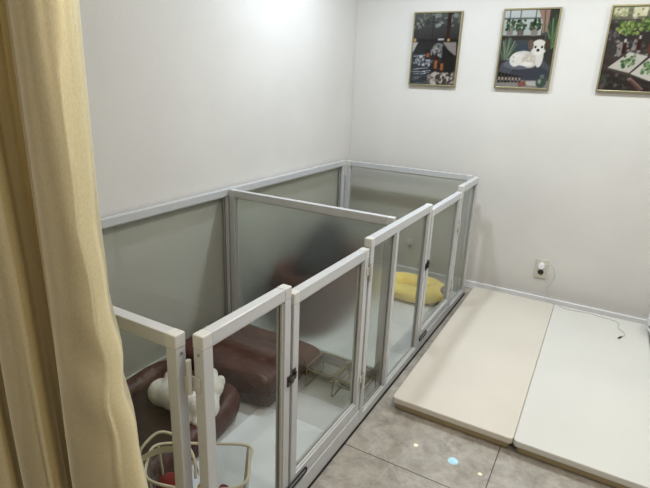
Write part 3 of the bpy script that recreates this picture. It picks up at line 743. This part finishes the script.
# ------------------------------------------------------------------ gold satin curtain in the foreground
def curtain():
    # plan curve, right edge first; (x, y, sideways shift towards the hem)
    plan = [(0.860, -2.640, 0.3), (0.912, -2.664, 0.9), (0.950, -2.690, 1.0), (0.958, -2.716, 0.8), (0.950, -2.742, 0.3), (0.922, -2.754, -0.25), (0.88, -2.740, -0.3), (0.835, -2.712, -0.1), (0.798, -2.698, 0.05),
            (0.765, -2.668, 0.2), (0.735, -2.634, 0.3), (0.705, -2.624, 0.3), (0.695, -2.650, 0.35), (0.722, -2.682, 0.5), (0.742, -2.706, 0.55), (0.738, -2.732, 0.5), (0.715, -2.745, 0.2), (0.675, -2.735, 0.0),
            (0.635, -2.706, 0.0), (0.600, -2.660, 0.0), (0.560, -2.632, 0.1), (0.535, -2.652, 0.2), (0.560, -2.690, 0.3), (0.588, -2.722, 0.4), (0.580, -2.752, 0.3), (0.545, -2.765, 0.1), (0.495, -2.750, 0.0),
            (0.450, -2.710, 0.0), (0.41, -2.660, 0.0), (0.37, -2.640, 0.0), (0.33, -2.670, 0.0), (0.31, -2.72, 0.0), (0.26, -2.75, 0.0), (0.21, -2.71, 0.0), (0.17, -2.65, 0.0), (0.12, -2.64, 0.0)]
    P = smooth_path([(a, b_, c) for a, b_, c in plan], 6)
    zs = [2.30 - (2.30 - 0.02) * k / 110 for k in range(111)]
    bm = bm_new(); g = []
    for i, p in enumerate(P):
        col = []
        for z in zs:
            f = max(0.0, (0.95 - z) / 0.55); f = min(f, 1.6) ** 1.3
            up = max(0.0, min(1.0, (1.30 - z) / 0.9))
            x = p.x + p.z * 0.095 * (f if p.z > 0.6 else up * 0.75)
            y = p.y - 0.010 * f * (1 if p.z > 0.5 else 0)
            n1 = noise.noise(Vector((p.x * 7, p.y * 7, z * 2.2))) * 0.007
            # soft diagonal pulls near the right edge around knee height
            w = math.exp(-((p.x - 0.95) / 0.03) ** 2) * math.exp(-((z - 0.80) / 0.12) ** 2) * 0.006 * math.sin((z + (p.x - 0.9) * 1.8) * 42)
            w += math.exp(-((p.x - 0.965) / 0.02) ** 2) * math.exp(-((z - 1.05) / 0.05) ** 2) * -0.006
            col.append(bm.verts.new((x + n1 * 0.5, y + n1 + w, z)))
        g.append(col)
    for i in range(len(P) - 1):
        for j in range(len(zs) - 1): bm.faces.new((g[i][j], g[i + 1][j], g[i + 1][j + 1], g[i][j + 1])).smooth = True
    o = obj('curtain', bm, M_curtain, origin=(0.6, -2.7, 0), smooth=True)
    s = o.modifiers.new('cloth', 'SOLIDIFY'); s.thickness = 0.0015; s.offset = 0
    tag(o, 'gold satin curtain hanging in soft folds at the left, before the pen', 'curtain')
curtain()

# ------------------------------------------------------------------ light
def area(name, loc, size, power, col=(1, 1, 1), target=None, shape='DISK', spread=180):
    l = bpy.data.lights.new(name, 'AREA'); l.shape = shape; l.size = size; l.energy = power; l.color = col; l.spread = R(spread)
    o = bpy.data.objects.new(name, l); COL.objects.link(o); o.location = loc
    if target is not None: o.rotation_euler = (Vector(target) - Vector(loc)).to_track_quat('-Z', 'Y').to_euler()
    return o
def point(name, loc, r, power, col=(1, 1, 1)):
    l = bpy.data.lights.new(name, 'POINT'); l.shadow_soft_size = r; l.energy = power; l.color = col
    o = bpy.data.objects.new(name, l); COL.objects.link(o); o.location = loc; return o
area('lamp_over_pen', (0.58, -0.86, 2.14), 0.11, 11.5, (0.79, 0.89, 1.0))
area('lamp_over_mats', (1.45, -0.80, 2.14), 0.14, 9.2, (0.86, 0.94, 1.0))
area('lamp_far_right', (2.35, -0.90, 2.14), 0.14, 7.8, (0.93, 0.98, 1.0))
area('ceiling_fill', (1.75, -2.3, 2.33), 1.1, 6.5, (1.0, 0.94, 0.86))  # added soft fill below the ceiling, not a real light panel
area('ceiling_fill_rear', (1.9, -4.0, 2.33), 1.2, 10.5, (1.0, 0.93, 0.85))  # added fill behind the camera, not a real panel either

area('curtain_fill', (1.62, -2.15, 2.26), 0.16, 8.0, (1.0, 0.97, 0.92))  # added light that brings highlights to the curtain folds, no real lamp

def spot(name, loc, aim, ang, power, col):
    l = bpy.data.lights.new(name, 'SPOT'); l.energy = power; l.color = col; l.spot_size = R(ang); l.spot_blend = 0.25; l.shadow_soft_size = 0.002
    o = bpy.data.objects.new(name, l); COL.objects.link(o); o.location = loc
    o.rotation_euler = (Vector(aim) - Vector(loc)).to_track_quat('-Z', 'Y').to_euler()
# added narrow spots, not real lamps, put three bright patches on the tiles
spot('added_spot_blue', (1.30, -1.30, 2.2), (1.310, -1.648, 0.0), 0.80, 300.0, (0.16, 0.66, 1.0))
spot('added_spot_warm', (1.16, -1.45, 0.95), (1.169, -1.641, 0.0), 1.0, 60.0, (1.0, 0.88, 0.60))
spot('added_spot_warm_right', (1.414, -1.48, 0.85), (1.408, -1.659, 0.0), 1.0, 50.0, (1.0, 0.92, 0.66))

w = bpy.data.worlds.new('room_world'); w.use_nodes = True; SC.world = w
w.node_tree.nodes['Background'].inputs[0].default_value = (0.9, 0.95, 1, 1); w.node_tree.nodes['Background'].inputs[1].default_value = 0.2

# ------------------------------------------------------------------ camera
cd = bpy.data.cameras.new('camera'); cam = bpy.data.objects.new('camera', cd); COL.objects.link(cam)
Fw = Vector((-0.46464, 0.82913, -0.31088)); Rt = Vector((0.86571, 0.49915, 0.03738)); Up = Vector((-0.18617, 0.25177, 0.94971))
m = Matrix.Identity(4)
for i in range(3): m[i][0] = Rt[i]; m[i][1] = Up[i]; m[i][2] = -Fw[i]
m.translation = Vector((1.6003, -3.1571, 1.2687))
cam.matrix_world = m
cd.sensor_fit = 'HORIZONTAL'; cd.sensor_width = 36.0; cd.lens = 36.0 * 501.16 / 650.0; cd.clip_start = 0.02
SC.camera = cam
SC.cycles.transparent_max_bounces = 32; SC.cycles.max_bounces = 12; SC.cycles.transmission_bounces = 10
SC.view_settings.view_transform = 'Standard'; SC.view_settings.look = 'None'; SC.view_settings.exposure = 0.16; SC.view_settings.gamma = 0.88
